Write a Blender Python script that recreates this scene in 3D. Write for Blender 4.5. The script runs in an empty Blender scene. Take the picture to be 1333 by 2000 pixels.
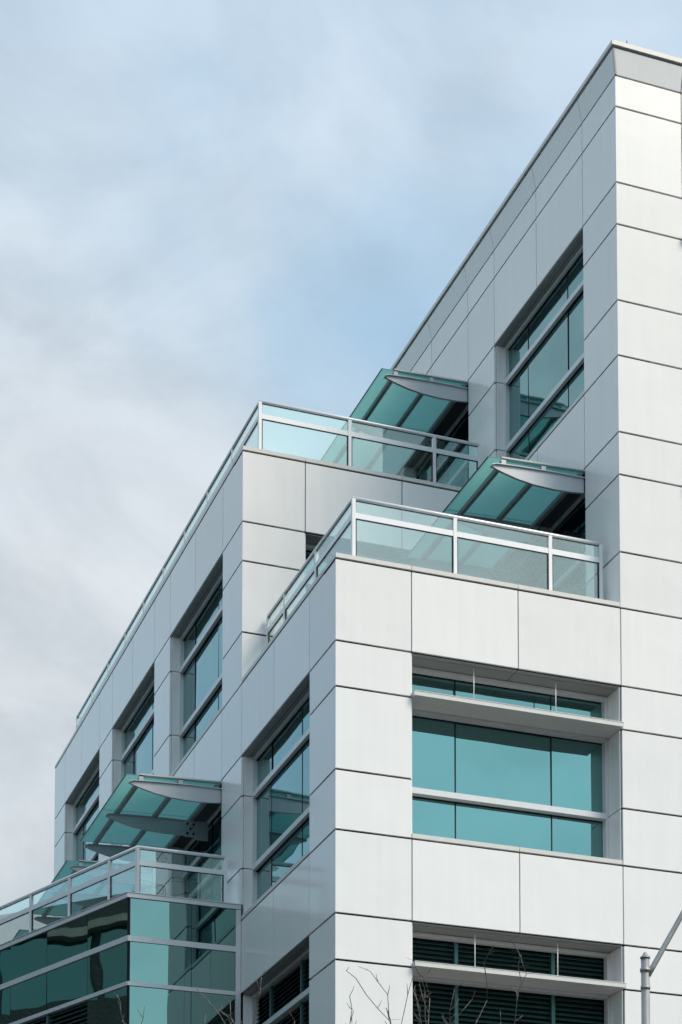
import bpy, math, random
from mathutils import Vector, Matrix
random.seed(7)
S = bpy.context.scene
COL = S.collection
GZ = 4.58                      # survey height of the street; everything below is written above it

# ------------------------------------------------------------------ camera
cd = bpy.data.cameras.new('camera'); cam = bpy.data.objects.new('camera', cd); COL.objects.link(cam)
S.camera = cam
yaw, pitch, roll = 0.34740, 0.07500, 0.0007
f = Vector((math.sin(yaw)*math.cos(pitch), math.cos(yaw)*math.cos(pitch), math.sin(pitch)))
r = Vector((math.cos(yaw), -math.sin(yaw), 0)); u = r.cross(f)
r2 = r*math.cos(roll)+u*math.sin(roll); u2 = -r*math.sin(roll)+u*math.cos(roll)
cam.matrix_world = Matrix(((r2.x, u2.x, -f.x, -10.156), (r2.y, u2.y, -f.y, -28.308), (r2.z, u2.z, -f.z, 6.2782-GZ), (0, 0, 0, 1)))
cd.sensor_width = 36; cd.sensor_fit = 'AUTO'; cd.lens = 36*4015.3/2000
cd.shift_y = 0.8646; cd.clip_end = 3000; cd.clip_start = .1

# ------------------------------------------------------------------ world: daylight sky with thin cloud
SUN_EL, SUN_AZ = math.radians(48), math.radians(141)      # azimuth measured from +Y towards +X
w = bpy.data.worlds.new('World'); S.world = w; w.use_nodes = True
nt = w.node_tree; nt.nodes.clear()
def N(t, **k):
    n = nt.nodes.new(t)
    for a, b in k.items(): setattr(n, a, b)
    return n
def lk(a, b): nt.links.new(a, b)
out = N('ShaderNodeOutputWorld'); bg = N('ShaderNodeBackground'); bg.inputs[1].default_value = 0.115
sky = N('ShaderNodeTexSky', sky_type='NISHITA', sun_disc=False)
sky.sun_elevation = SUN_EL; sky.sun_rotation = SUN_AZ; sky.dust_density = 1.0; sky.air_density = 1.0; sky.ozone_density = .6
tc = N('ShaderNodeTexCoord'); sx = N('ShaderNodeSeparateXYZ'); lk(tc.outputs['Generated'], sx.inputs[0])
def rng(src, a, b_, c, d, smooth=True):
    n = N('ShaderNodeMapRange')
    if smooth: n.interpolation_type = 'SMOOTHSTEP'
    for k, v in zip(('From Min', 'From Max', 'To Min', 'To Max'), (a, b_, c, d)): n.inputs[k].default_value = v
    lk(src, n.inputs['Value']); return n.outputs[0]
def noise(loc, scale, sc3, detail, rough, dist):
    mp = N('ShaderNodeMapping'); mp.inputs['Scale'].default_value = sc3; mp.inputs['Location'].default_value = loc
    lk(tc.outputs['Generated'], mp.inputs[0])
    n = N('ShaderNodeTexNoise'); n.inputs['Scale'].default_value = scale; n.inputs['Detail'].default_value = detail
    n.inputs['Roughness'].default_value = rough; n.inputs['Distortion'].default_value = dist; lk(mp.outputs[0], n.inputs['Vector']); return n.outputs['Fac']
def vscale(col, fac):
    n = N('ShaderNodeVectorMath', operation='SCALE'); lk(col, n.inputs[0]); lk(fac, n.inputs['Scale']); return n.outputs[0]
def mul(a, b_):
    n = N('ShaderNodeMath', operation='MULTIPLY'); lk(a, n.inputs[0]); lk(b_, n.inputs[1]); return n.outputs[0]
tint = N('ShaderNodeVectorMath', operation='MULTIPLY'); lk(sky.outputs[0], tint.inputs[0]); tint.inputs[1].default_value = (1.22, 1.42, 1.20)   # thin haze in front of the blue
cover = rng(noise((0.2, 5.13, 2.24), 2.9, (1, 1, 1.3), 7, .46, .35), .38, .63, .30, .93)
cover = mul(cover, rng(sx.outputs['Z'], .42, .64, 1.0, .58))
bright = rng(noise((7.7, 1.2, .4), 6.5, (1, 1, 1.5), 9, .58, .5), .36, .64, 0, 1)
cc = N('ShaderNodeMix', data_type='RGBA'); cc.inputs[6].default_value = (3.05, 3.26, 3.48, 1); cc.inputs[7].default_value = (3.95, 4.12, 4.28, 1); lk(bright, cc.inputs[0])
mx = N('ShaderNodeMix', data_type='RGBA'); lk(cover, mx.inputs[0]); lk(tint.outputs[0], mx.inputs[6]); lk(cc.outputs[2], mx.inputs[7])
wisps = rng(noise((2.2, 6.4, 3.1), 11, (1, 1, 1.6), 6, .5, .15), .34, .68, .955, 1.06)
lk(vscale(mx.outputs[2], mul(wisps, rng(sx.outputs['Z'], 0, 1, .50, 1.02, False))), bg.inputs[0])       # overcast luminance law: (1 + 2 sin h) / 3
lk(bg.outputs[0], out.inputs[0])

sd = bpy.data.lights.new('sun', 'SUN'); sd.energy = 1.08; sd.angle = math.radians(24); sd.color = (1, .82, .67)
sun = bpy.data.objects.new('sun', sd); COL.objects.link(sun); sun.location = (30, -30, 60)
sv = Vector((math.sin(SUN_AZ)*math.cos(SUN_EL), math.cos(SUN_AZ)*math.cos(SUN_EL), math.sin(SUN_EL)))
sun.rotation_euler = sv.to_track_quat('Z', 'Y').to_euler()

S.view_settings.view_transform = 'Standard'; S.view_settings.look = 'None'
S.view_settings.exposure = 1.24; S.view_settings.gamma = 1; S.view_settings.use_curve_mapping = False
S.render.engine = 'CYCLES'
S.cycles.max_bounces = 10; S.cycles.transparent_max_bounces = 16; S.cycles.glossy_bounces = 6

# ------------------------------------------------------------------ materials
def mat(name):
    m = bpy.data.materials.new(name); m.use_nodes = True
    return m, m.node_tree, m.node_tree.nodes['Principled BSDF']
def setp(b, col, rough=.5, metal=0, spec=.5):
    b.inputs['Base Color'].default_value = (*col, 1); b.inputs['Roughness'].default_value = rough
    b.inputs['Metallic'].default_value = metal; b.inputs['Specular IOR Level'].default_value = spec
def vary(nt, b, col, amt=.03, streak=.05, bump=.02, bscale=1.2, vscale=(9, 9, .7)):
    """small panel-to-panel differences, faint rain streaks and a slight waviness of the sheet"""
    oi = nt.nodes.new('ShaderNodeObjectInfo'); tc = nt.nodes.new('ShaderNodeNewGeometry')
    m1 = nt.nodes.new('ShaderNodeMapping'); m1.inputs['Scale'].default_value = vscale
    nz = nt.nodes.new('ShaderNodeTexNoise'); nz.inputs['Scale'].default_value = 1.0; nz.inputs['Detail'].default_value = 5
    nt.links.new(tc.outputs['Position'], m1.inputs[0]); nt.links.new(m1.outputs[0], nz.inputs['Vector'])
    a = nt.nodes.new('ShaderNodeMapRange'); a.inputs['To Min'].default_value = 1-amt; a.inputs['To Max'].default_value = 1+amt*.4
    nt.links.new(oi.outputs['Random'], a.inputs['Value'])
    c = nt.nodes.new('ShaderNodeMapRange'); c.inputs['From Min'].default_value = .35; c.inputs['From Max'].default_value = .7
    c.inputs['To Min'].default_value = 1; c.inputs['To Max'].default_value = 1-streak
    nt.links.new(nz.outputs['Fac'], c.inputs['Value'])
    mu = nt.nodes.new('ShaderNodeMath'); mu.operation = 'MULTIPLY'; nt.links.new(a.outputs[0], mu.inputs[0]); nt.links.new(c.outputs[0], mu.inputs[1])
    vm = nt.nodes.new('ShaderNodeVectorMath'); vm.operation = 'SCALE'; vm.inputs[0].default_value = col
    nt.links.new(mu.outputs[0], vm.inputs['Scale']); nt.links.new(vm.outputs[0], b.inputs['Base Color'])
    n2 = nt.nodes.new('ShaderNodeTexNoise'); n2.inputs['Scale'].default_value = bscale; n2.inputs['Detail'].default_value = 2
    nt.links.new(tc.outputs['Position'], n2.inputs['Vector'])
    bp = nt.nodes.new('ShaderNodeBump'); bp.inputs['Strength'].default_value = bump; bp.inputs['Distance'].default_value = .3
    nt.links.new(n2.outputs['Fac'], bp.inputs['Height']); nt.links.new(bp.outputs[0], b.inputs['Normal'])

M = {}
m, t, b = mat('white composite panel'); setp(b, (.86, .845, .84), .62, .0, .5); vary(t, b, (.83, .83, .84), .05, .035, .05, 1.2, (6, 6, .5)); M['panel'] = m
b.inputs['Coat Weight'].default_value = .8; b.inputs['Coat Roughness'].default_value = .12; b.inputs['Coat IOR'].default_value = 1.6
m, t, b = mat('coping metal'); setp(b, (.68, .68, .67), .4); vary(t, b, (.68, .68, .67), .03, .06, .02); M['coping'] = m
m, t, b = mat('joint shadow gasket'); setp(b, (.012, .012, .013), .9, 0, .1); M['joint'] = m
m, t, b = mat('silver frame paint'); setp(b, (.66, .68, .71), .35, .15); vary(t, b, (.66, .68, .71), .03, .05, .0); M['frame'] = m
m, t, b = mat('railing paint'); setp(b, (.74, .76, .79), .32, .15); vary(t, b, (.74, .76, .79), .03, .04, .0); M['rail'] = m
m, t, b = mat('black gasket'); setp(b, (.008, .010, .016), .5, 0, .2); M['gasket'] = m
m, t, b = mat('teal louvre metal'); setp(b, (.045, .13, .13), .4, .3); vary(t, b, (.045, .13, .13), .15, .1, .0); M['louvre'] = m
m, t, b = mat('dark louvre backing'); setp(b, (.004, .007, .008), .8, 0, .1); M['void'] = m
m, t, b = mat('canopy steel'); setp(b, (.50, .53, .57), .38, .2); vary(t, b, (.50, .53, .57), .03, .05, .0); M['steel'] = m
m, t, b = mat('dark grey purlin'); setp(b, (.30, .32, .33), .5); M['purlin'] = m
m, t, b = mat('shade-toned soffit panel'); setp(b, (.27, .28, .28), .45); vary(t, b, (.27, .28, .28), .03, .03, .0); M['soffit'] = m  # recess shade put into the colour, darker than the wall panels
m, t, b = mat('dark shade sheet'); setp(b, (.05, .055, .06), .6); M['canopy_shade'] = m  # dark colour standing in for shade between inner purlin and wall
m, t, b = mat('terrace paving'); setp(b, (.35, .35, .34), .8); vary(t, b, (.35, .35, .34), .05, .1, .1, 6, (3, 3, 3)); M['paving'] = m
m, t, b = mat('galvanised lamp post'); setp(b, (.36, .38, .40), .45, .5); vary(t, b, (.36, .38, .40), .03, .2, .03, 20, (14, 14, 3)); M['galv'] = m
m, t, b = mat('bark'); setp(b, (.20, .17, .16), .85); vary(t, b, (.20, .17, .16), .1, .3, .4, 40, (30, 30, 8)); M['bark'] = m
m, t, b = mat('wire chair metal'); setp(b, (.02, .022, .025), .45); M['chair'] = m
m, t, b = mat('asphalt'); setp(b, (.05, .05, .052), .9); vary(t, b, (.05, .05, .052), .0, .2, .3, 30, (2, 2, 2)); M['asphalt'] = m
m, t, b = mat('concrete pavement'); setp(b, (.34, .33, .31), .85); vary(t, b, (.34, .33, .31), .0, .2, .2, 20, (2, 2, 2)); M['concrete'] = m
m, t, b = mat('far brick'); setp(b, (.05, .06, .06), .9); vary(t, b, (.05, .06, .06), .0, .2, .2, 10, (3, 3, 3)); M['brick'] = m

def mirror_glass(name, tint, body, refl=.62, wave=.012, wscale=.9):
    m = bpy.data.materials.new(name); m.use_nodes = True; t = m.node_tree; t.nodes.clear()
    o = t.nodes.new('ShaderNodeOutputMaterial'); mix = t.nodes.new('ShaderNodeMixShader')
    g = t.nodes.new('ShaderNodeBsdfGlossy'); g.inputs['Roughness'].default_value = .015; g.inputs['Color'].default_value = (*tint, 1)
    g2 = t.nodes.new('ShaderNodeBsdfGlossy'); g2.inputs['Roughness'].default_value = .015; g2.inputs['Color'].default_value = (.9, .95, 1, 1)
    d = t.nodes.new('ShaderNodeBsdfDiffuse'); d.inputs['Color'].default_value = (*body, 1)
    fr = t.nodes.new('ShaderNodeFresnel'); fr.inputs['IOR'].default_value = 1.55
    geo = t.nodes.new('ShaderNodeNewGeometry'); nz = t.nodes.new('ShaderNodeTexNoise'); nz.inputs['Scale'].default_value = wscale; nz.inputs['Detail'].default_value = 1
    t.links.new(geo.outputs['Position'], nz.inputs['Vector'])
    bp = t.nodes.new('ShaderNodeBump'); bp.inputs['Strength'].default_value = 1; bp.inputs['Distance'].default_value = wave
    t.links.new(nz.outputs['Fac'], bp.inputs['Height'])
    for k in (g, g2): t.links.new(bp.outputs[0], k.inputs['Normal'])
    t.links.new(bp.outputs[0], fr.inputs['Normal'])
    mix.inputs[0].default_value = refl
    t.links.new(d.outputs[0], mix.inputs[1]); t.links.new(g.outputs[0], mix.inputs[2])
    m2 = t.nodes.new('ShaderNodeMixShader'); t.links.new(fr.outputs[0], m2.inputs[0]); t.links.new(mix.outputs[0], m2.inputs[1]); t.links.new(g2.outputs[0], m2.inputs[2])
    t.links.new(m2.outputs[0], o.inputs[0]); return m
M['glass'] = mirror_glass('teal reflective window glass', (.145, .355, .350), (.003, .022, .026), .75, .006)
M['door'] = mirror_glass('dark clear door glass', (.10, .27, .28), (.003, .014, .018), .6, 0.0)
M['spandrel'] = mirror_glass('dark green reflective spandrel glass', (.17, .33, .30), (.003, .022, .023), .75, .006, .8)

def clear_glass(name, tint, refl):
    m = bpy.data.materials.new(name); m.use_nodes = True; t = m.node_tree; t.nodes.clear()
    o = t.nodes.new('ShaderNodeOutputMaterial'); mix = t.nodes.new('ShaderNodeMixShader')
    g = t.nodes.new('ShaderNodeBsdfGlossy'); g.inputs['Roughness'].default_value = 0; g.inputs['Color'].default_value = (.86, .97, .95, 1)
    tr = t.nodes.new('ShaderNodeBsdfTransparent'); tr.inputs['Color'].default_value = (*tint, 1)
    geo = t.nodes.new('ShaderNodeNewGeometry'); dp = t.nodes.new('ShaderNodeVectorMath'); dp.operation = 'DOT_PRODUCT'
    t.links.new(geo.outputs['Normal'], dp.inputs[0]); t.links.new(geo.outputs['Incoming'], dp.inputs[1])
    def mth(op, a, b_=None):
        n = t.nodes.new('ShaderNodeMath'); n.operation = op; n.use_clamp = op == 'ADD'
        for k, v in ((0, a), (1, b_)):
            if v is None: continue
            if isinstance(v, (int, float)): n.inputs[k].default_value = v
            else: t.links.new(v, n.inputs[k])
        return n.outputs[0]
    c1 = mth('SUBTRACT', 1.0, mth('ABSOLUTE', dp.outputs['Value'])); sch = mth('MULTIPLY', mth('POWER', c1, 5.0), 1-refl)
    t.links.new(mth('ADD', sch, refl), mix.inputs[0])
    t.links.new(tr.outputs[0], mix.inputs[1]); t.links.new(g.outputs[0], mix.inputs[2]); t.links.new(mix.outputs[0], o.inputs[0])
    return m
M['clear'] = clear_glass('pale green balustrade glass', (.91, .972, .955), .24)
m = bpy.data.materials.new('frosted teal canopy glass'); m.use_nodes = True; t = m.node_tree; t.nodes.clear()
o = t.nodes.new('ShaderNodeOutputMaterial'); mix = t.nodes.new('ShaderNodeMixShader'); mix.inputs[0].default_value = .07
tl = t.nodes.new('ShaderNodeBsdfTranslucent'); tl.inputs['Color'].default_value = (.44, .66, .63, 1)
g = t.nodes.new('ShaderNodeBsdfGlossy'); g.inputs['Roughness'].default_value = .12
tn = t.nodes.new('ShaderNodeBsdfTransparent'); tn.inputs['Color'].default_value = (.14, .38, .40, 1)
mm = t.nodes.new('ShaderNodeMixShader'); mm.inputs[0].default_value = .12
t.links.new(tl.outputs[0], mm.inputs[1]); t.links.new(tn.outputs[0], mm.inputs[2])
t.links.new(mm.outputs[0], mix.inputs[1]); t.links.new(g.outputs[0], mix.inputs[2]); t.links.new(mix.outputs[0], o.inputs[0])
M['canopy_glass'] = m

# ------------------------------------------------------------------ helpers
class Fr:
    """facade frame: u along the wall, d inwards from its face, z up"""
    def __init__(s, key, o, ud, dd): s.key = key; s.o = Vector((o[0], o[1], 0)); s.ud = Vector((*ud, 0)).normalized(); s.dd = Vector((*dd, 0)).normalized()
    def p(s, u, d, z): return s.o + s.ud*u + s.dd*d + Vector((0, 0, z-GZ))
CACHE = {}
QUADS = [(0, 1, 2, 3), (7, 6, 5, 4), (0, 4, 5, 1), (1, 5, 6, 2), (2, 6, 7, 3), (3, 7, 4, 0)]
def box_verts(fr, u0, u1, d0, d1, z0, z1):
    v = [fr.p(a, b, z0) for a, b in ((u0, d0), (u0, d1), (u1, d1), (u1, d0))] + [fr.p(a, b, z1) for a, b in ((u0, d0), (u0, d1), (u1, d1), (u1, d0))]
    flip = fr.ud.cross(fr.dd).z < 0
    return v, ([tuple(reversed(q)) for q in QUADS] if flip else QUADS)
def link(o, parent=None, **k):
    COL.objects.link(o)
    if parent: o.parent = parent
    for a, b in k.items(): o[a] = b
    return o
def piece(name, mt, parent, fr, u0, u1, d0, d1, z0, z1, tilt=0):
    """one box-shaped piece; pieces of one size share their mesh"""
    key = (fr.key, mt, round(u1-u0, 3), round(d1-d0, 3), round(z1-z0, 3))
    org = fr.p(u0, d0, z0)
    if key not in CACHE:
        v, q = box_verts(fr, u0, u1, d0, d1, z0, z1)
        me = bpy.data.meshes.new(name); me.from_pydata([tuple(x-org) for x in v], [], q); me.materials.append(M[mt]); CACHE[key] = me
    o = bpy.data.objects.new(name, CACHE[key]); o.location = org
    if tilt: o.rotation_euler = (random.gauss(0, tilt)*fr.ud.x, random.gauss(0, tilt)*fr.ud.y, random.gauss(0, tilt))
    return link(o, parent)
class MB:
    def __init__(s): s.v = []; s.f = []; s.sm = False
    def box(s, fr, u0, u1, d0, d1, z0, z1):
        v, q = box_verts(fr, u0, u1, d0, d1, z0, z1); n = len(s.v)
        s.v += [tuple(x) for x in v]; s.f += [tuple(i+n for i in a) for a in q]; return s
    def prism(s, pts, off):
        """closed outline (list of Vectors) swept by off"""
        n = len(s.v); k = len(pts); s.v += [tuple(p) for p in pts] + [tuple(p+off) for p in pts]
        s.f.append(tuple(range(n, n+k))); s.f.append(tuple(reversed(range(n+k, n+2*k))))
        for i in range(k): j = (i+1) % k; s.f.append((n+i, n+k+i, n+k+j, n+j))
        return s
    def tube(s, pts, rad, seg=10):
        if not hasattr(rad, '__len__'): rad = [rad]*len(pts)
        n = len(s.v); up = Vector((0, 0, 1))
        for i, p in enumerate(pts):
            a = pts[max(i-1, 0)]; c = pts[min(i+1, len(pts)-1)]; d = (c-a).normalized()
            x = d.cross(up if abs(d.z) < .9 else Vector((1, 0, 0))).normalized(); y = d.cross(x)
            for k in range(seg):
                an = 2*math.pi*k/seg; s.v.append(tuple(p + (x*math.cos(an)+y*math.sin(an))*rad[i]))
        for i in range(len(pts)-1):
            for k in range(seg):
                a = n+i*seg+k; b2 = n+i*seg+(k+1) % seg; s.f.append((a, b2, b2+seg, a+seg))
        s.f.append(tuple(range(n+seg-1, n-1, -1))); e = n+(len(pts)-1)*seg; s.f.append(tuple(range(e, e+seg)))
        s.sm = True; return s
    def build(s, name, mt, parent=None, **k):
        me = bpy.data.meshes.new(name); me.from_pydata(s.v, [], s.f); me.materials.append(M[mt])
        import bmesh as _b
        bm = _b.new(); bm.from_mesh(me); _b.ops.recalc_face_normals(bm, faces=bm.faces); bm.to_mesh(me); bm.free()
        if s.sm:
            for p in me.polygons: p.use_smooth = len(p.vertices) == 4
        return link(bpy.data.objects.new(name, me), parent, **k)

# levels (tower head lines repeat every storey of 4.2 m)
a_, b_, c_ = .7102, 1.2826, .9278
zl = {1: 30.221, 2: 29.690}
for s_ in range(5):
    h = 28.4-4.2*s_; i = 3+4*s_
    zl[i] = h; zl[i+1] = h-a_; zl[i+2] = h-a_-b_; zl[i+3] = h-a_-b_-c_
MOD, PIER = 4.811, 1.208
def Yb(k): return k*MOD               # start of pier k
XT, XA, XB2 = 4.82, 1.235, 6.03
YEND = Yb(4)+PIER
F0 = Fr('F', (0, 0), (1, 0), (0, 1))          # fronts of wing and tower
FB = Fr('F', (0, MOD), (1, 0), (0, 1))        # front of the middle block
SA = Fr('S', (0, 0), (0, 1), (1, 0))          # side of wing and middle block
ST = Fr('S', (XT, 0), (0, 1), (1, 0))         # side of the tower

# ------------------------------------------------------------------ setting
g = MB(); g.box(Fr('G', (0, 0), (1, 0), (0, 1)), -1500, 1500, -1500, 1500, GZ-.5, GZ); g.build('ground', 'asphalt', kind='structure')
g = MB(); g.box(F0, -6, 40, -8.6, -4.8, GZ+.004, GZ+.13); g.build('pavement', 'concrete', kind='structure')

# ------------------------------------------------------------------ the building
root = bpy.data.objects.new('office_building', None); link(root)
root['label'] = 'white panelled stepped office block with teal glass, roof terraces and glass canopies'
root['category'] = 'building'
JH, JV = .017, .0095                   # half joints
TH = .04
walls = {}
def wall(name):
    if name not in walls: walls[name] = {'mb': MB(), 'cells': []}
    return walls[name]
def cell(wn, fr, u0, u1, za, zb, corner0=False, corner1=False, clamp0=None, jl=True, jr=True, jb=True, jt=True):
    """one cladding panel (za top, zb bottom) with its backing"""
    W = wall(wn)
    W['mb'].box(fr, max(u0, clamp0) if clamp0 is not None else u0, u1, TH+.002, .6, zb, za)
    W['cells'].append((fr, u0 + (TH if corner0 == 'butt' else (0 if corner0 else JV)), u1-(0 if corner1 else JV), zb+JH, za-JH))
def rows(wn, fr, u0, u1, lv, **k):
    for a, b in zip(lv[:-1], lv[1:]): cell(wn, fr, u0, u1, zl[a] if isinstance(a, int) else a, zl[b] if isinstance(b, int) else b, **k)

BOT = zl[18]
# front of the low wing
rows('wing_wall', F0, 0, XA, [10, 11, 12, 13, 14, 15, 16, 17, 18], corner0=True, clamp0=.03)
for (p, q) in ((10, 11), (14, 15)):
    for (s0, s1) in ((XA, 3.028), (3.028, XT)): cell('wing_wall', F0, s0, s1, zl[p], zl[q])
# tower front
rows('tower_wall', F0, XT, XB2, [1, 2, 3, 4, 5, 6, 7, 8, 9, 10], corner0=True, clamp0=XT+.03)
rows('tower_wall', F0, XT, XB2, [10, 11, 12, 13, 14, 15, 16, 17, 18])
for (p, q) in ((1, 2), (2, 3), (6, 7), (10, 11), (14, 15)):
    for (s0, s1) in ((XB2, 7.83), (7.83, 9.63)): cell('tower_wall', F0, s0, s1, zl[p], zl[q])
rows('tower_wall', F0, 9.63, 10.84, [1, 2, 3, 6, 7, 10, 11, 14, 15, 18])
# side of the low wing
rows('wing_wall', SA, 0, PIER, [10, 11, 12, 13, 14, 15, 16, 17, 18], corner0='butt', clamp0=.03)
for (p, q) in ((10, 11), (14, 15)):
    for (s0, s1) in ((PIER, 3.009), (3.009, MOD)): cell('wing_wall', SA, s0, s1, zl[p], zl[q])
# side of the middle block
rows('middle_block_wall', SA, MOD, MOD+PIER, [6, 7, 8, 9, 10], corner0='butt', clamp0=MOD+.03)
rows('middle_block_wall', SA, MOD, MOD+PIER, [10, 11, 12, 13, 14])
for k in (2, 3, 4):
    rows('middle_block_wall', SA, Yb(k), Yb(k)+PIER, [6, 7, 8, 9, 10, 11, 12, 13, 14])
for k in (1, 2, 3):
    y0, y1 = Yb(k)+PIER, Yb(k+1); ym = (y0+y1)/2
    for (p, q) in ((6, 7), (10, 11)):
        cell('middle_block_wall', SA, y0, ym, zl[p], zl[q]); cell('middle_block_wall', SA, ym, y1, zl[p], zl[q])
# front of the middle block above the terrace
rows('middle_block_wall', FB, 0, 1.155, [6, 7, 8, 9, 10], corner0=True, clamp0=.03)
for (s0, s1) in ((1.155, 2.99), (2.99, XT)): cell('middle_block_wall', FB, s0, s1, zl[6], zl[7])
# tower side
rows('tower_wall', ST, 0, PIER, [1, 2, 3, 4, 5, 6, 7, 8, 9, 10], corner0='butt', clamp0=.03)
for k in (1, 2, 3):
    rows('tower_wall', ST, Yb(k), Yb(k)+PIER, [1, 2, 3, 4, 5, 6])
for k in (0, 1, 2):
    y0, y1 = Yb(k)+PIER, Yb(k+1); ym = (y0+y1)/2
    for (p, q) in ((1, 2), (2, 3)) + (((6, 7),) if k == 0 else ()):
        cell('tower_wall', ST, y0, ym, zl[p], zl[q]); cell('tower_wall', ST, ym, y1, zl[p], zl[q])
YTE = Yb(3)+PIER
# solid cores behind the windows, and the plain storeys below the picture
W = wall('wing_wall')['mb']; W.box(F0, .601, XT, .601, MOD, BOT, zl[10]-.02)
W = wall('middle_block_wall')['mb']; W.box(F0, .601, XT, MOD+.601, YEND, zl[14]-3, zl[6]-.02)
W = wall('tower_wall')['mb']; W.box(F0, XT+.601, 10.84, .601, YTE, BOT, zl[1]); W.box(F0, XT+.3, 10.84, YTE-.1, YTE, BOT, zl[1])
WO = {}
for n, d in walls.items():
    o = d['mb'].build(n, 'joint', root); WO[n] = o
    for (fr, u0, u1, z0, z1) in d['cells']: piece('panel', 'panel', o, fr, u0, u1, 0, TH, z0, z1)
base = MB(); base.box(F0, 0.002, 10.84, .002, YTE, GZ, BOT-.012).box(F0, .002, XT, MOD, YEND, GZ, BOT-.012); base.build('lower_storeys', 'panel', root)
# canted cornice of the tower
SPL, ZC = .078, 30.615
def cant(fr, u0, u1, m0=0, m1=0):
    """a panel leaning outwards; m0/m1: mitre growth at the corner"""
    mb = MB(); z0 = zl[1]+JH
    p = [fr.p(u0, 0, z0), fr.p(u1, 0, z0), fr.p(u1+m1*SPL, -SPL, ZC), fr.p(u0-m0*SPL, -SPL, ZC)]
    q = [x+fr.dd*.03 for x in p]; n = 0
    mb.v = [tuple(x) for x in p+q]; mb.f = [(0, 1, 2, 3), (7, 6, 5, 4), (0, 4, 5, 1), (1, 5, 6, 2), (2, 6, 7, 3), (3, 7, 4, 0)]
    mb.build('cornice_panel', 'panel', CO)
cb = MB()
for fr, ln in ((F0, 10.84), (ST, YTE)):
    st = XT if fr is F0 else 0
    prof = [(.034, zl[1]), (.6, zl[1]), (.6, ZC+.02), (-SPL+.03, ZC+.02)]
    pts = [fr.p(st+.04, d, z) for d, z in prof]; cb.prism(pts, fr.ud*(ln-st-.04))
CO = cb.build('cornice', 'joint', root)
cant(F0, XT, XB2-JV, m0=1); cant(F0, XB2+JV, 7.83-JV); cant(F0, 7.83+JV, 9.63-JV); cant(F0, 9.63+JV, 10.84)
cuts = [0, PIER]+[v for k in (0, 1, 2) for v in ((Yb(k)+PIER+Yb(k+1))/2, Yb(k+1), Yb(k+1)+PIER)]
for i, (y0, y1) in enumerate(zip(cuts[:-1], cuts[1:])): cant(ST, y0+(0 if i == 0 else .006), y1-.006, m0=1 if i == 0 else 0)
# roof coping: two mitred lengths
cp = MB(); e = SPL+.03; zc0, zc1 = ZC+.04, ZC+.115
cp.box(F0, XT-e, 10.84, -e, .5, zc0, zc1).box(F0, XT-e, XT+.5, .502, YTE, zc0, zc1); cp.build('roof_coping', 'coping', root)
MB().box(F0, XT+.3, 10.84, .3, YTE, 30.3, 30.4).build('roof_deck', 'paving', root)
mb = MB(); q = F0.p(5.02, -.03, zc1); mb.tube([q, q+Vector((0, 0, .05)), q+Vector((0, 0, .12))], [.012, .012, .003], 8); mb.build('lightning_rod', 'gasket', root)

# ---- parapet copings of the two terraces
def coping(fr, cuts, z, corner0=True):
    mb = MB()
    mb.box(fr, cuts[0]+(.0 if fr.key == 'F' else .56), cuts[-1], .03, .52, z-.03, z+.015)
    o = mb.build('parapet', 'joint', root)
    for i, (p, q) in enumerate(zip(cuts[:-1], cuts[1:])):
        piece('coping', 'coping', o, fr, p+(0 if i == 0 and corner0 else .004), q-.004, -.006, .55, z+JH, z+.083)
def coping_side(cuts, z): coping(SA, cuts, z, False)
coping(F0, [0, XA, 3.028, XT-.01], zl[10]); coping(FB, [0, 1.155, 2.99, XT-.01], zl[6])
coping_side([.552, PIER, 3.009, MOD-.01], zl[10])
cutsB = [MOD+.552, MOD+PIER]+[v for k in (1, 2, 3) for v in ((Yb(k)+PIER+Yb(k+1))/2, Yb(k+1), Yb(k+1)+PIER)]
coping_side(cutsB, zl[6])
MB().box(F0, .5, XT, .5, MOD-.0, zl[10]-.4, zl[10]-.15).build('terrace_floor', 'paving', root)
MB().box(F0, .5, XT, MOD+.5, YEND-.1, zl[6]-.4, zl[6]-.15).build('terrace_floor', 'paving', root)

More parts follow.
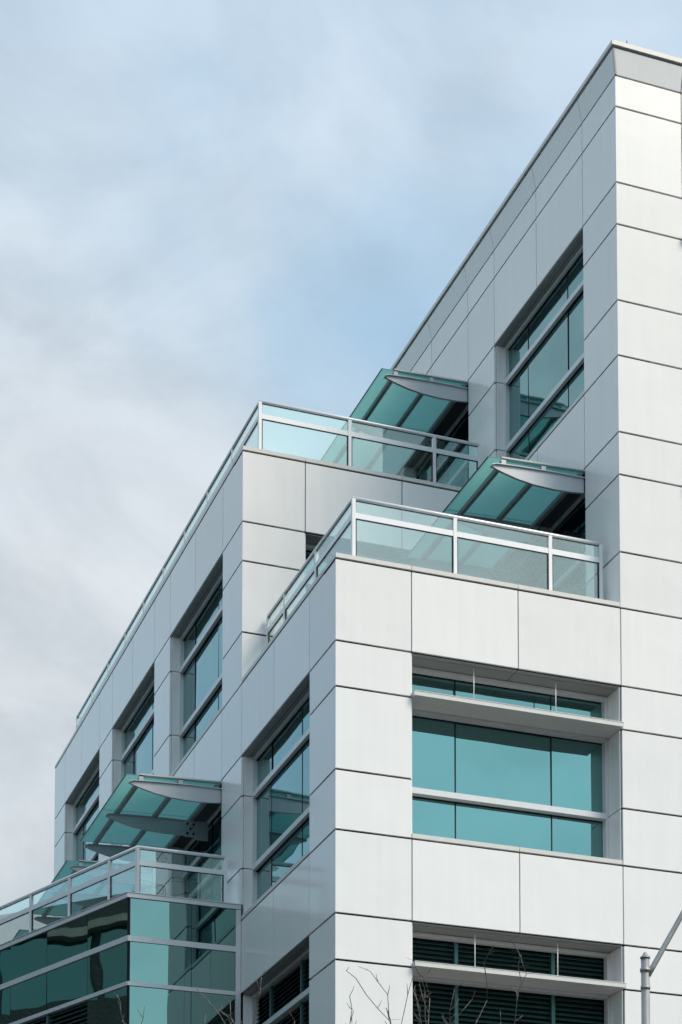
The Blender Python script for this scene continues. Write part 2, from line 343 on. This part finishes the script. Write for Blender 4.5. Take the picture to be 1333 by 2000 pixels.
# ---- windows
def window(fr, u0, u1, zh, zs, df, mulls, trans, kind='glass', jn=(), sill_cuts=None, label=None, um=None, louvre_below=None, gm='glass'):
    dg = df+(.13 if fr.key == 'F' else .07); fw = .055
    mb = MB()
    mb.box(fr, u0+.022, u0+.022+fw, df, df+.12, zs, zh-.022).box(fr, u1-.022-fw, u1-.022, df, df+.12, zs, zh-.022)
    mb.box(fr, u0+.022+fw, u1-.022-fw, df+.002, df+.12, zh-.022-fw, zh-.022).box(fr, u0+.022+fw, u1-.022-fw, df+.002, df+.12, zs, zs+.09)
    for z in trans: mb.box(fr, u0+.022+fw, u1-.022-fw, df-.012, df+.12, z-.046, z+.046)
    o = mb.build('window', 'frame', root)
    if label: o['label'] = label
    # lining of the opening
    zz = sorted([zs+.085]+list(jn)+[zh-.006])
    for s0, s1 in ((u0, u0+.02), (u1-.02, u1)):
        for p, q in zip(zz[:-1], zz[1:]): piece('jamb_panel', 'panel', o, fr, s0, s1, TH+.002, df+.02, p+.008, q-.008)
    um = um or (u0+u1)/2
    for s0, s1 in ((u0, um-.006), (um+.006, u1)):
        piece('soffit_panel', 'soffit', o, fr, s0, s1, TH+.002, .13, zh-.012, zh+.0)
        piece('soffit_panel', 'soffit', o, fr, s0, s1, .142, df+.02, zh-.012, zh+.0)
    for s0, s1 in zip(*( (sill_cuts or [u0, um, u1])[:-1], (sill_cuts or [u0, um, u1])[1:])):
        piece('sill', 'coping', o, fr, s0+.004, s1-.004, 0, df, zs+JH, zs+.083)
    # glazing
    vs = [u0+.022+fw]+list(mulls)+[u1-.022-fw]; hs = [zs+.09]+sorted(trans)+[zh-.022-fw]
    gk = MB()
    for i, (z0, z1) in enumerate(zip(hs[:-1], hs[1:])):
        z0 = z0+(.046 if i else 0); z1 = z1-(.046 if i < len(hs)-2 else 0)
        lv = kind == 'louvre' or (louvre_below is not None and z1 < louvre_below)
        for j, (p, q) in enumerate(zip(vs[:-1], vs[1:])):
            if lv:
                p2, q2 = p+(.03 if j else 0), q-(.03 if j < len(vs)-2 else 0)
                piece('louvre_backing', 'void', o, fr, p2, q2, dg+.09, dg+.1, z0, z1)
                n = max(2, round((z1-z0)/.078)); st = (z1-z0)/n
                for k in range(n):
                    zc = z0+st*(k+.5)
                    key = ('slat', fr.key, round(q2-p2, 3))
                    if key not in CACHE:
                        pr = [(0, -.026), (.008, -.03), (.055, .012), (.055, .022)]
                        v = [fr.ud*uu+fr.dd*d+Vector((0, 0, z)) for uu in (0, q2-p2) for d, z in pr]
                        me = bpy.data.meshes.new('slat'); me.from_pydata([tuple(x) for x in v], [], [(0, 1, 2, 3), (7, 6, 5, 4), (0, 4, 5, 1), (1, 5, 6, 2), (2, 6, 7, 3), (3, 7, 4, 0)])
                        me.materials.append(M['louvre']); CACHE[key] = me
                    s = bpy.data.objects.new('slat', CACHE[key]); s.location = fr.p(p2, dg+.0, zc); link(s, o)
            else:
                piece('pane', gm, o, fr, p+(.006 if j else 0), q-(.006 if j < len(vs)-2 else 0), dg, dg+.02, z0, z1, tilt=.0022)
        gk.box(fr, vs[0], vs[-1], dg-.018, dg+.0, z1-.016, z1-.0) if not lv else None
        gk.box(fr, vs[0], vs[0]+.014, dg-.02, dg-.001, z0, z1) if not lv else None
        for mu in mulls:
            if lv: piece('mullion', 'louvre', o, fr, mu-.03, mu+.03, dg-.02, dg+.08, z0, z1)
            else: piece('mullion', 'gasket', o, fr, mu-.0105, mu+.0105, dg-.006, dg+.03, z0, z1)
    if gk.v: gk.build('gasket', 'gasket', o)
    return o
def zj(i): return (zl[i+1], zl[i+2])
def sunshade(fr, u0, u1, z):
    o = MB().box(fr, u0, u1, -.1, .40, z-.035, z+.035).build('sunshade', 'coping', root)
    MB().box(fr, u0-.006, u0, -.1, .40, z-.04, z+.04).box(fr, u0-.006, u1+.006, -.106, -.1, z+.033, z+.041).build('edge_trim', 'frame', o)
    for k in (.305, .70):
        uu = u0+(u1-u0)*k; mb = MB(); mb.tube([fr.p(uu, .15, z+.03), fr.p(uu, .15, z+a_+.0)], .009, 8)
        mb.box(fr, uu-.02, uu+.02, .13, .17, z+.036, z+.05); mb.build('hanger_rod', 'rail', o)
    return o
FD = .42
def front_window(i, kind, u0=XA, u1=XT, shade=True):
    k = (u1-u0)/(XT-XA)
    window(F0, u0, u1, zl[i], zl[i+3], FD, [u0+.95*k, u0+2.61*k], zj(i), kind, jn=zj(i), um=(u0+u1)/2, sill_cuts=[u0, (u0+u1)/2, u1])
    if shade: sunshade(F0, u0+.012, u1-.012, zl[i+1]+.035)
front_window(11, 'glass'); front_window(15, 'louvre')
for i, kd in ((3, 'glass'), (7, 'glass'), (11, 'glass'), (15, 'louvre')): front_window(i, kd, XB2, 9.63)
window(FB, 1.155, XT-.05, zl[7], zl[10], .35, [2.1, 3.8], zj(7), jn=zj(7))
SD = .19
def side_window(fr, y0, y1, i, kind='glass'):
    window(fr, y0, y1, zl[i], zl[i+3], SD, [y0+1.1, y0+2.7], zj(i), kind, jn=zj(i))
side_window(SA, PIER, MOD, 11); side_window(SA, PIER, MOD, 15, 'louvre')
side_window(ST, PIER, MOD, 3)
for k in (1, 2, 3): side_window(SA, Yb(k)+PIER, Yb(k+1), 7)
side_window(ST, Yb(2)+PIER, Yb(3), 3)
# glazed terrace doors under the canopies
def door_bay(fr, y0, y1, i, bottom, louvre=None):
    o = window(fr, y0, y1, zl[i], bottom, .30, [y0+.95, y0+1.85, y0+2.75], (zl[i]-1.15,), jn=zj(i), louvre_below=louvre, sill_cuts=[y0, y1], gm='door')
    return o
door_bay(ST, MOD+PIER, Yb(2), 3, zl[6]-.15, louvre=zl[3]-1.0)
door_bay(ST, PIER, MOD, 7, zl[10]-.15)
for k in (1, 2, 3): door_bay(SA, Yb(k)+PIER, Yb(k+1), 11, zl[14]-.1)

# ---- glass canopies
def canopy(fr, y0, zh, label):
    L = 3.6; zo, zi = zh-.115, zh-.045
    def zt(d): return zi+(zo-zi)*(-d)/1.745
    o = MB()
    for d in (-1.47, -.75, -.06):
        for s0, s1 in ((y0+.06, y0+L/2-.02), (y0+L/2+.02, y0+L-.06)):
            pts = [fr.p(s0, d-.035, zt(d)-.095), fr.p(s0, d+.035, zt(d)-.095), fr.p(s0, d+.035, zt(d)-.022), fr.p(s0, d-.035, zt(d)-.022)]
            o.prism(pts, fr.ud*(s1-s0))
    o = o.build('canopy', 'purlin', root); o['label'] = label
    for s0, s1 in ((y0, y0+L/2-.008), (y0+L/2+.008, y0+L)):
        mb = MB(); pts = [fr.p(s0, d, zt(d)+k) for d, k in ((-1.745, -.02), (-.0, -.02), (-.0, 0), (-1.745, 0))]; mb.prism(pts, fr.ud*(s1-s0)); mb.build('canopy_pane', 'canopy_glass', o)
    MB().box(fr, y0+.01, y0+L-.01, -.02, .30, zh-.035, zh-.014).build('shade_sheet', 'canopy_shade', o)  # added dark sheet, paints the shade at the door head soffit
    for yy in (y0, y0+L-.03):                       # pale edge trim over the end arms
        mb = MB(); pts = [fr.p(yy-.004, d, zt(d)+k) for d, k in ((-1.5, .003), (0, .003), (0, .028), (-1.5, .028))]; mb.prism(pts, fr.ud*.035); mb.build('edge_trim', 'coping', o)
        for d in (-1.47, -.75):
            MB().box(fr, yy, yy+.03, d-.04, d+.04, zt(d)-.1, zt(d)+.002).build('bracket', 'steel', o)
    mb = MB(); pts = [fr.p(y0, d, zt(-1.745)+k) for d, k in ((-1.751, -.024), (-1.746, -.024), (-1.746, .004), (-1.751, .004))]; mb.prism(pts, fr.ud*L); mb.build('edge_trim', 'gasket', o)
    top = [(-1.68, -.245), (-1.60, -.215), (-1.2, -.19), (-.6, -.17), (0, -.165)]
    bot = [(0, -.405), (-.25, -.43), (-.55, -.44), (-.9, -.425), (-1.2, -.385), (-1.45, -.325), (-1.6, -.28), (-1.68, -.252)]
    for k, yy in enumerate((y0+.03, y0+L/2-.025, y0+L-.08)):
        mb = MB(); pts = [fr.p(yy, d, zh+z) for d, z in top+bot]; mb.prism(pts, fr.ud*.05)
        arm = mb.build('arm', 'steel', o)
        mb = MB()
        for (d0, z0), (d1, z1) in zip(top[:-1], top[1:]):                  # top flange
            mb.prism([fr.p(yy-.035, d0, zh+z0), fr.p(yy-.035, d1, zh+z1), fr.p(yy-.035, d1, zh+z1+.014), fr.p(yy-.035, d0, zh+z0+.014)], fr.ud*.12)
        mb.build('flange', 'steel', arm)
        if k:
            MB().box(fr, yy-.02, yy, -.02+.05, .26, zh-.50, zh-.14).box(fr, yy-.02, yy, -.2, .03, zh-.46, zh-.17).build('mounting_plate', 'steel', arm)
            for dd, zz in ((-.14, -.22), (-.14, -.40), (-.02, -.22), (-.02, -.40), (-.08, -.31)):
                mb = MB(); c = fr.p(yy-.02, dd, zh+zz); mb.tube([c, c-fr.ud*.014], .022, 8); mb.build('bolt', 'gasket', arm)
canopy(ST, MOD+PIER, zl[3], 'frosted teal glass canopy on the tower above the upper terrace')
canopy(ST, PIER, zl[7], 'frosted teal glass canopy on the tower above the wing terrace')
for k, lb in ((1, 'nearest canopy over the low glass block'), (2, 'second canopy over the low glass block'), (3, 'farthest canopy over the low glass block')): canopy(SA, Yb(k)+PIER, zl[11], lb)

# ---- low glass block with its slanted side
KC = (-1.98, MOD); CF = Fr('F', KC, (1, 0), (0, 1)); dl = Vector((-.385, 1)).normalized()
CS = Fr('C', KC, (dl.x, dl.y), (dl.y, -dl.x))
CL = (YEND-MOD)/dl.y
ZT = 17.364
bands = [(16.525, 16.620), (15.765, 15.835), (14.98, 15.05)]
core = MB(); tri = [Vector((KC[0]+.16, MOD+.12, 12-GZ)), Vector((-.03, MOD+.12, 12-GZ)), Vector((-.03, YEND, 12-GZ)), Vector((CS.p(CL, .15, 12).x, YEND, 12-GZ))]
core.prism(tri, Vector((0, 0, ZT-.25-12)))
GB = core.build('glass_block', 'joint', root)
low = [Vector((KC[0]+.02, MOD+.02, 0)), Vector((-.03, MOD+.02, 0)), Vector((-.03, YEND, 0)), Vector((CS.p(CL, .02, 12).x, YEND, 0))]
MB().prism(low, Vector((0, 0, 12-GZ))).build('lower_storeys', 'spandrel', root)
MB().prism([v+Vector((0, 0, ZT-.25-GZ-v.z+.002)) for v in [Vector((KC[0]+.3, MOD+.3, 0)), Vector((-.0, MOD+.3, 0)), Vector((-.0, YEND-.2, 0)), Vector((CS.p(CL, .5, 12).x, YEND-.2, 0))]], Vector((0, 0, .06))).build('terrace_floor', 'paving', root)
fm = MB()
cofr = MB(); cofr.box(CF, -.03, 1.98, -.03, .45, ZT-.09, ZT-.015).box(CF, -.04, 1.985, -.042, .46, ZT-.012, ZT)
cofr.box(CS, 0.0, CL, -.03, .45, ZT-.092, ZT-.016).box(CS, -.0, CL, -.042, .46, ZT-.013, ZT-.001); cofr.build('coping', 'frame', GB)
for z0, z1 in bands:
    fm.box(CF, -.008, 1.98, -.025, .1, z0, z1).box(CS, 0, CL, -.025, .1, z0+.001, z1-.001)
fm.box(CF, 1.885, 1.975, -.027, .1, 12, ZT-.1)
fm.build('band_frame', 'frame', GB)
MB().box(CF, 0.004, .03, -.006, .1, 12, ZT-.1).box(CS, .0, .022, -.004, .1, 12, ZT-.1).box(CF, 1.976, 2.0, -.03, .02, 12, ZT+.002).build('corner_gasket', 'gasket', GB)
hz = [(16.620, ZT-.1), (15.835, 16.525), (15.05, 15.765), (14.2, 14.98)]
cutsF = [.03, 1.104, 1.885]; cutsS = [.022, 1.213, 2.498, 3.70]+[3.70+1.23*k for k in range(1, 10)]+[CL]
cutsS = [c for c in cutsS if c <= CL-.4]+[CL]
for r_, (z0, z1) in enumerate(hz):
    for fr, cs in ((CF, cutsF), (CS, cutsS)):
        for j, (p, q) in enumerate(zip(cs[:-1], cs[1:])):
            if fr is CS and r_ >= 2 and j >= 1:
                piece('louvre_backing', 'void', GB, fr, p, q-.06, .09, .1, z0, z1); piece('mullion', 'louvre', GB, fr, q-.06, q, .0, .09, z0, z1)
                n = round((z1-z0)/.078)
                for k in range(n):
                    key = ('slat', 'C', round(q-p, 3))
                    if key not in CACHE:
                        pr = [(0, -.026), (.008, -.03), (.055, .012), (.055, .022)]
                        v = [fr.ud*uu+fr.dd*d+Vector((0, 0, z)) for uu in (0, q-p-.06) for d, z in pr]
                        me = bpy.data.meshes.new('slat'); me.from_pydata([tuple(x) for x in v], [], [(0, 1, 2, 3), (7, 6, 5, 4), (0, 4, 5, 1), (1, 5, 6, 2), (2, 6, 7, 3), (3, 7, 4, 0)])
                        me.materials.append(M['louvre']); CACHE[key] = me
                    s = bpy.data.objects.new('slat', CACHE[key]); s.location = fr.p(p, .02, z0+(z1-z0)*(k+.5)/n); link(s, GB)
            else:
                piece('spandrel_pane', 'spandrel', GB, fr, p+.005, q-.005, 0, .03, z0, z1, tilt=.003)
                if j: piece('mullion', 'gasket', GB, fr, p-.005, p+.005, -.003, .04, z0, z1)

# ---- terrace railings
def railing(paths, zt, zb, label, drop=.31):
    """paths: list of runs; a run is a list of post positions (Vector xy), first run shares its corner with the next"""
    mb = MB()
    pts = []
    for run in paths:
        for p in run:
            if not pts or (pts[-1].xy-p).length > .01: pts.append(Vector((p.x, p.y, zt-.035-GZ)))
    mb.tube(pts, .034, 12)
    o = mb.build('railing', 'rail', root); o['label'] = label
    done = []
    for run in paths:
        for i, p in enumerate(run):
            a = run[max(i-1, 0)]; c = run[min(i+1, len(run)-1)]; d = (c-a).normalized()
            fr = Fr('R%.3f' % d.x, (p.x, p.y), (d.x, d.y), (-d.y, d.x))
            if not any((p-x).length < .01 for x in done):
                piece('post', 'rail', o, fr, -.03, .03, -.028, .028, zb, zt-.045); done.append(p)
            if i < len(run)-1:
                L = (run[i+1]-p).length
                fr = Fr('R%.3f' % (run[i+1]-p).normalized().x, (p.x, p.y), tuple((run[i+1]-p).normalized()), tuple(Vector((-(run[i+1]-p).y, (run[i+1]-p).x)).normalized()))
                piece('mid_rail', 'rail', o, fr, .031, L-.031, -.022, .022, zt-drop-.043, zt-drop+.043)
                piece('glass_panel', 'clear', o, fr, .05, L-.05, -.005, .005, zt-drop+.046, zt-.072)
                piece('glass_panel', 'clear', o, fr, .05, L-.05, -.005, .005, zb+.015, zt-drop-.046)
                MB().box(fr, .031, L-.031, -.012, .012, zt-drop-.052, zt-drop-.0435).box(fr, .031, .05, -.012, .012, zb, zt-drop-.05).box(fr, L-.05, L-.031, -.012, .012, zb, zt-drop-.05).box(fr, .031, L-.031, -.012, .012, zt-.073, zt-.062).build('glazing_strip', 'gasket', o)
V = lambda x, y: Vector((x, y))
s = .45
railing([[V(s, MOD-.09), V(s, 3.785), V(s, 2.177), V(s, s)], [V(s, s), V(2.15, s), V(3.80, s), V(4.70, s)]], 22.55, zl[10]+.07, 'glass railing around the lower wing terrace')
pB = [V(s, MOD+s+1.638*k) for k in range(9, -1, -1)]
railing([[V(XT-.1, 20.0), V(3.3, 20.0), V(1.8, 20.0), V(s, 20.0)], pB, [V(s, MOD+s), V(2.15, MOD+s), V(3.80, MOD+s), V(4.70, MOD+s)]], zl[6]+1.255, zl[6]+.07, 'glass railing around the upper terrace')
kc = V(-1.706, 5.30)
pc = [kc+V(dl.x, dl.y)*t_ for t_ in (13.3, 12.1, 10.9, 9.7, 8.5, 7.3, 6.1, 4.68, 3.36, 2.08, .83, 0)]
railing([pc, [kc, V(-.14, 5.30)]], 18.37, ZT-.01, 'glass railing around the low glass block terrace')

# ------------------------------------------------------------------ wire chair on the low terrace
ch = bpy.data.objects.new('terrace_chair', None); link(ch); ch.location = (-1.02, 5.95, ZT-.19-GZ); ch.rotation_euler = (0, 0, math.radians(25))
ch['label'] = 'dark wire mesh chair behind the glass railing on the low terrace'; ch['category'] = 'chair'
def chair():
    W, D, H = .27, .26, .44
    mb = MB()
    for k in range(9):
        x = -W+2*W*k/8; mb.tube([Vector((x, -D, H)), Vector((x, D, H))], .004, 5); mb.tube([Vector((-W, -D+2*D*k/8, H)), Vector((W, -D+2*D*k/8, H))], .004, 5)
    mb.build('seat', 'chair', ch)
    mb = MB()
    for k in range(10):
        x = -W+2*W*k/9; mb.tube([Vector((x, D, H+.1)), Vector((x*1.05, D+.12, H+.46))], .005, 5)
    for k in range(5): z = k/4; mb.tube([Vector((-W*(1+.05*z), D+.12*z, H+.1+.36*z)), Vector((W*(1+.05*z), D+.12*z, H+.1+.36*z))], .008 if k in (0, 4) else .005, 6)
    mb.build('backrest', 'chair', ch)
    for sx in (-1, 1):
        MB().tube([Vector((sx*W, -D-.02, 0)), Vector((sx*W, -D, H)), Vector((sx*(W+.02), -D+.02, H+.22)), Vector((sx*(W+.02), D+.05, H+.24))], .012, 6).build('leg', 'chair', ch)
        MB().tube([Vector((sx*W, D+.06, 0)), Vector((sx*W, D, H)), Vector((sx*W*1.05, D+.13, H+.47))], .012, 6).build('leg', 'chair', ch)
chair()

# ------------------------------------------------------------------ lamp post at the kerb
lp = bpy.data.objects.new('street_lamp', None); link(lp); lp.location = (1.285, -7.21, .0)
lp['label'] = 'grey metal lamp post with a slanting arm at the right edge'; lp['category'] = 'street lamp'
H = 8.66
MB().tube([Vector((0, 0, .13)), Vector((0, 0, .5)), Vector((0, 0, H))], [.075, .062, .050], 24).build('pole', 'galv', lp)
mb = MB(); mb.tube([Vector((0, 0, .11)), Vector((0, 0, .16))], .16, 20); mb.build('base_plate', 'galv', lp)
MB().tube([Vector((0, 0, H)), Vector((0, 0, H+.018)), Vector((0, 0, H+.02)), Vector((0, 0, H+.045)), Vector((0, 0, H+.075)), Vector((0, 0, H+.085))], [.060, .060, .050, .034, .014, .002], 20).build('cap', 'galv', lp)
ad = Vector((r.x, r.y, 0)).normalized()
MB().tube([Vector((0, 0, H-.16)), Vector((0, 0, H-.12))], .063, 20).build('clamp', 'galv', lp); MB().tube([Vector((0, 0, H-.37)), Vector((0, 0, H-.33))], .058, 20).build('clamp', 'galv', lp)
MB().tube([ad*.03+Vector((0, 0, H-.20)), ad*.09+Vector((0, 0, H-.10)), ad*.47+Vector((0, 0, H+.58)), ad*.8+Vector((0, 0, H+1.14)), ad*1.3+Vector((0, 0, H+1.60)), ad*2.0+Vector((0, 0, H+1.78))], [.036, .034, .031, .030, .028, .026], 14).build('arm', 'galv', lp)
hd = MB(); c = ad*2.0+Vector((0, 0, H+1.78)); hd.tube([c, c+ad*.06, c+ad*.3+Vector((0, 0, .01)), c+ad*.62], [.04, .09, .13, .05], 14); hd.build('lamp_head', 'galv', lp)

# ------------------------------------------------------------------ bare street trees, only the top twigs show
def tree(x, y, h, seed, label, spread=.5, depth=5):
    rnd = random.Random(seed); e = bpy.data.objects.new('bare_tree', None); link(e); e.location = (x, y, .0); e['label'] = label; e['category'] = 'tree'; e['group'] = 'bare street trees'
    tk = MB(); th = h*.36
    tk.tube([Vector((0, 0, -.05)), Vector((.02, 0, .2)), Vector((.03, .02, th*.5)), Vector((0, 0, th))], [.11, .08, .065, .055], 12); tk.build('trunk', 'bark', e)
    parts = []
    def grow(p, d, ln, rad, lev, mb, lim):
        pts = [p]; rr = [rad]; n = 4; q = p
        for i in range(n):
            d = (d+Vector((rnd.gauss(0, .2), rnd.gauss(0, .2), rnd.gauss(.05, .1)))).normalized(); q = q+d*ln/n; pts.append(q); rr.append(max(.0035, rad*(1-.45*(i+1)/n)))
        mb.tube(pts, rr, 5 if lev > 1 else 8)
        if lev >= 3:
            for j in range(1, n+1):
                if rnd.random() < .75:
                    sp = (d*.6+Vector((rnd.gauss(0, .8), rnd.gauss(0, .8), rnd.uniform(0, .5)))).normalized(); e_ = pts[j]+sp*rnd.uniform(.03, .09)
                    mb.tube([pts[j], e_, e_+(sp+Vector((0, 0, .5))).normalized()*rnd.uniform(.02, .05)], [.0032, .0028, .0016], 4)
        if lev >= depth or q.z > lim: return
        k = 3 if lev < 3 else 2
        for i in range(k):
            t_ = rnd.uniform(.45, .95) if i else 1.0; j = min(n, max(1, int(t_*n)))
            ax = Vector((rnd.gauss(0, 1), rnd.gauss(0, 1), 0)).normalized()
            nd = (d*rnd.uniform(.8, 1.1)+ax*rnd.uniform(.35, .75)+Vector((0, 0, .25))).normalized()
            grow(pts[j], nd, ln*rnd.uniform(.62, .85), rr[j]*rnd.uniform(.55, .78), lev+1, mb, lim)
    for i in range(6):
        an = i*math.pi/3+rnd.uniform(-.4, .4); d = Vector((math.cos(an)*spread, math.sin(an)*spread, 1)).normalized()
        mb = MB(); grow(Vector((0, 0, th-.05*i)), d, h*.27, .030, 1, mb, 99); parts.append(mb)
    zs_ = sorted(v[2] for m_ in parts for v in m_.v); top = zs_[int(len(zs_)*.985)]; k = (h-th)/(top-th)
    for m_ in parts:
        m_.v = [(x_*min(k, .85), y_*min(k, .85), min(th+(z_-th)*k, h+max(0, th+(z_-th)*k-h)*.3)) for x_, y_, z_ in m_.v]; m_.build('branch', 'bark', e)
tree(-5.55, -14.0, 5.84, 3, 'bare thin twigged tree left of the building corner')
tree(-5.02, -14.15, 5.30, 11, 'bare thin twigged tree in front of the white corner panels')

# ------------------------------------------------------------------ neighbour building across the side street (seen mirrored in the low glass block)
nb = bpy.data.objects.new('neighbour_building', None); link(nb)
nb['label'] = 'dark banded office building mirrored in the low glass block'; nb['category'] = 'building'
NF = Fr('N', (-18, -8), (0, 1), (-1, 0))
mb = MB()
for k in range(5): mb.box(NF, 0, 60, 0, 14, GZ+3.7*k, GZ+3.7*k+1.5)
mb.box(NF, .3, 59.7, .3, 13.7, GZ, GZ+19.5); mb.build('wall', 'brick', nb)
for k in range(1, 6): MB().box(NF, -.1, 60.1, -.12, .2, GZ+3.7*k-.22, GZ+3.7*k-.002).build('cornice', 'concrete', nb)
for k in range(5):
    for j in range(17): piece('window_pane', 'spandrel', nb, NF, .6+j*3.45, 3.7+j*3.45, .2, .25, GZ+3.7*k+1.52, GZ+3.7*k+3.45)
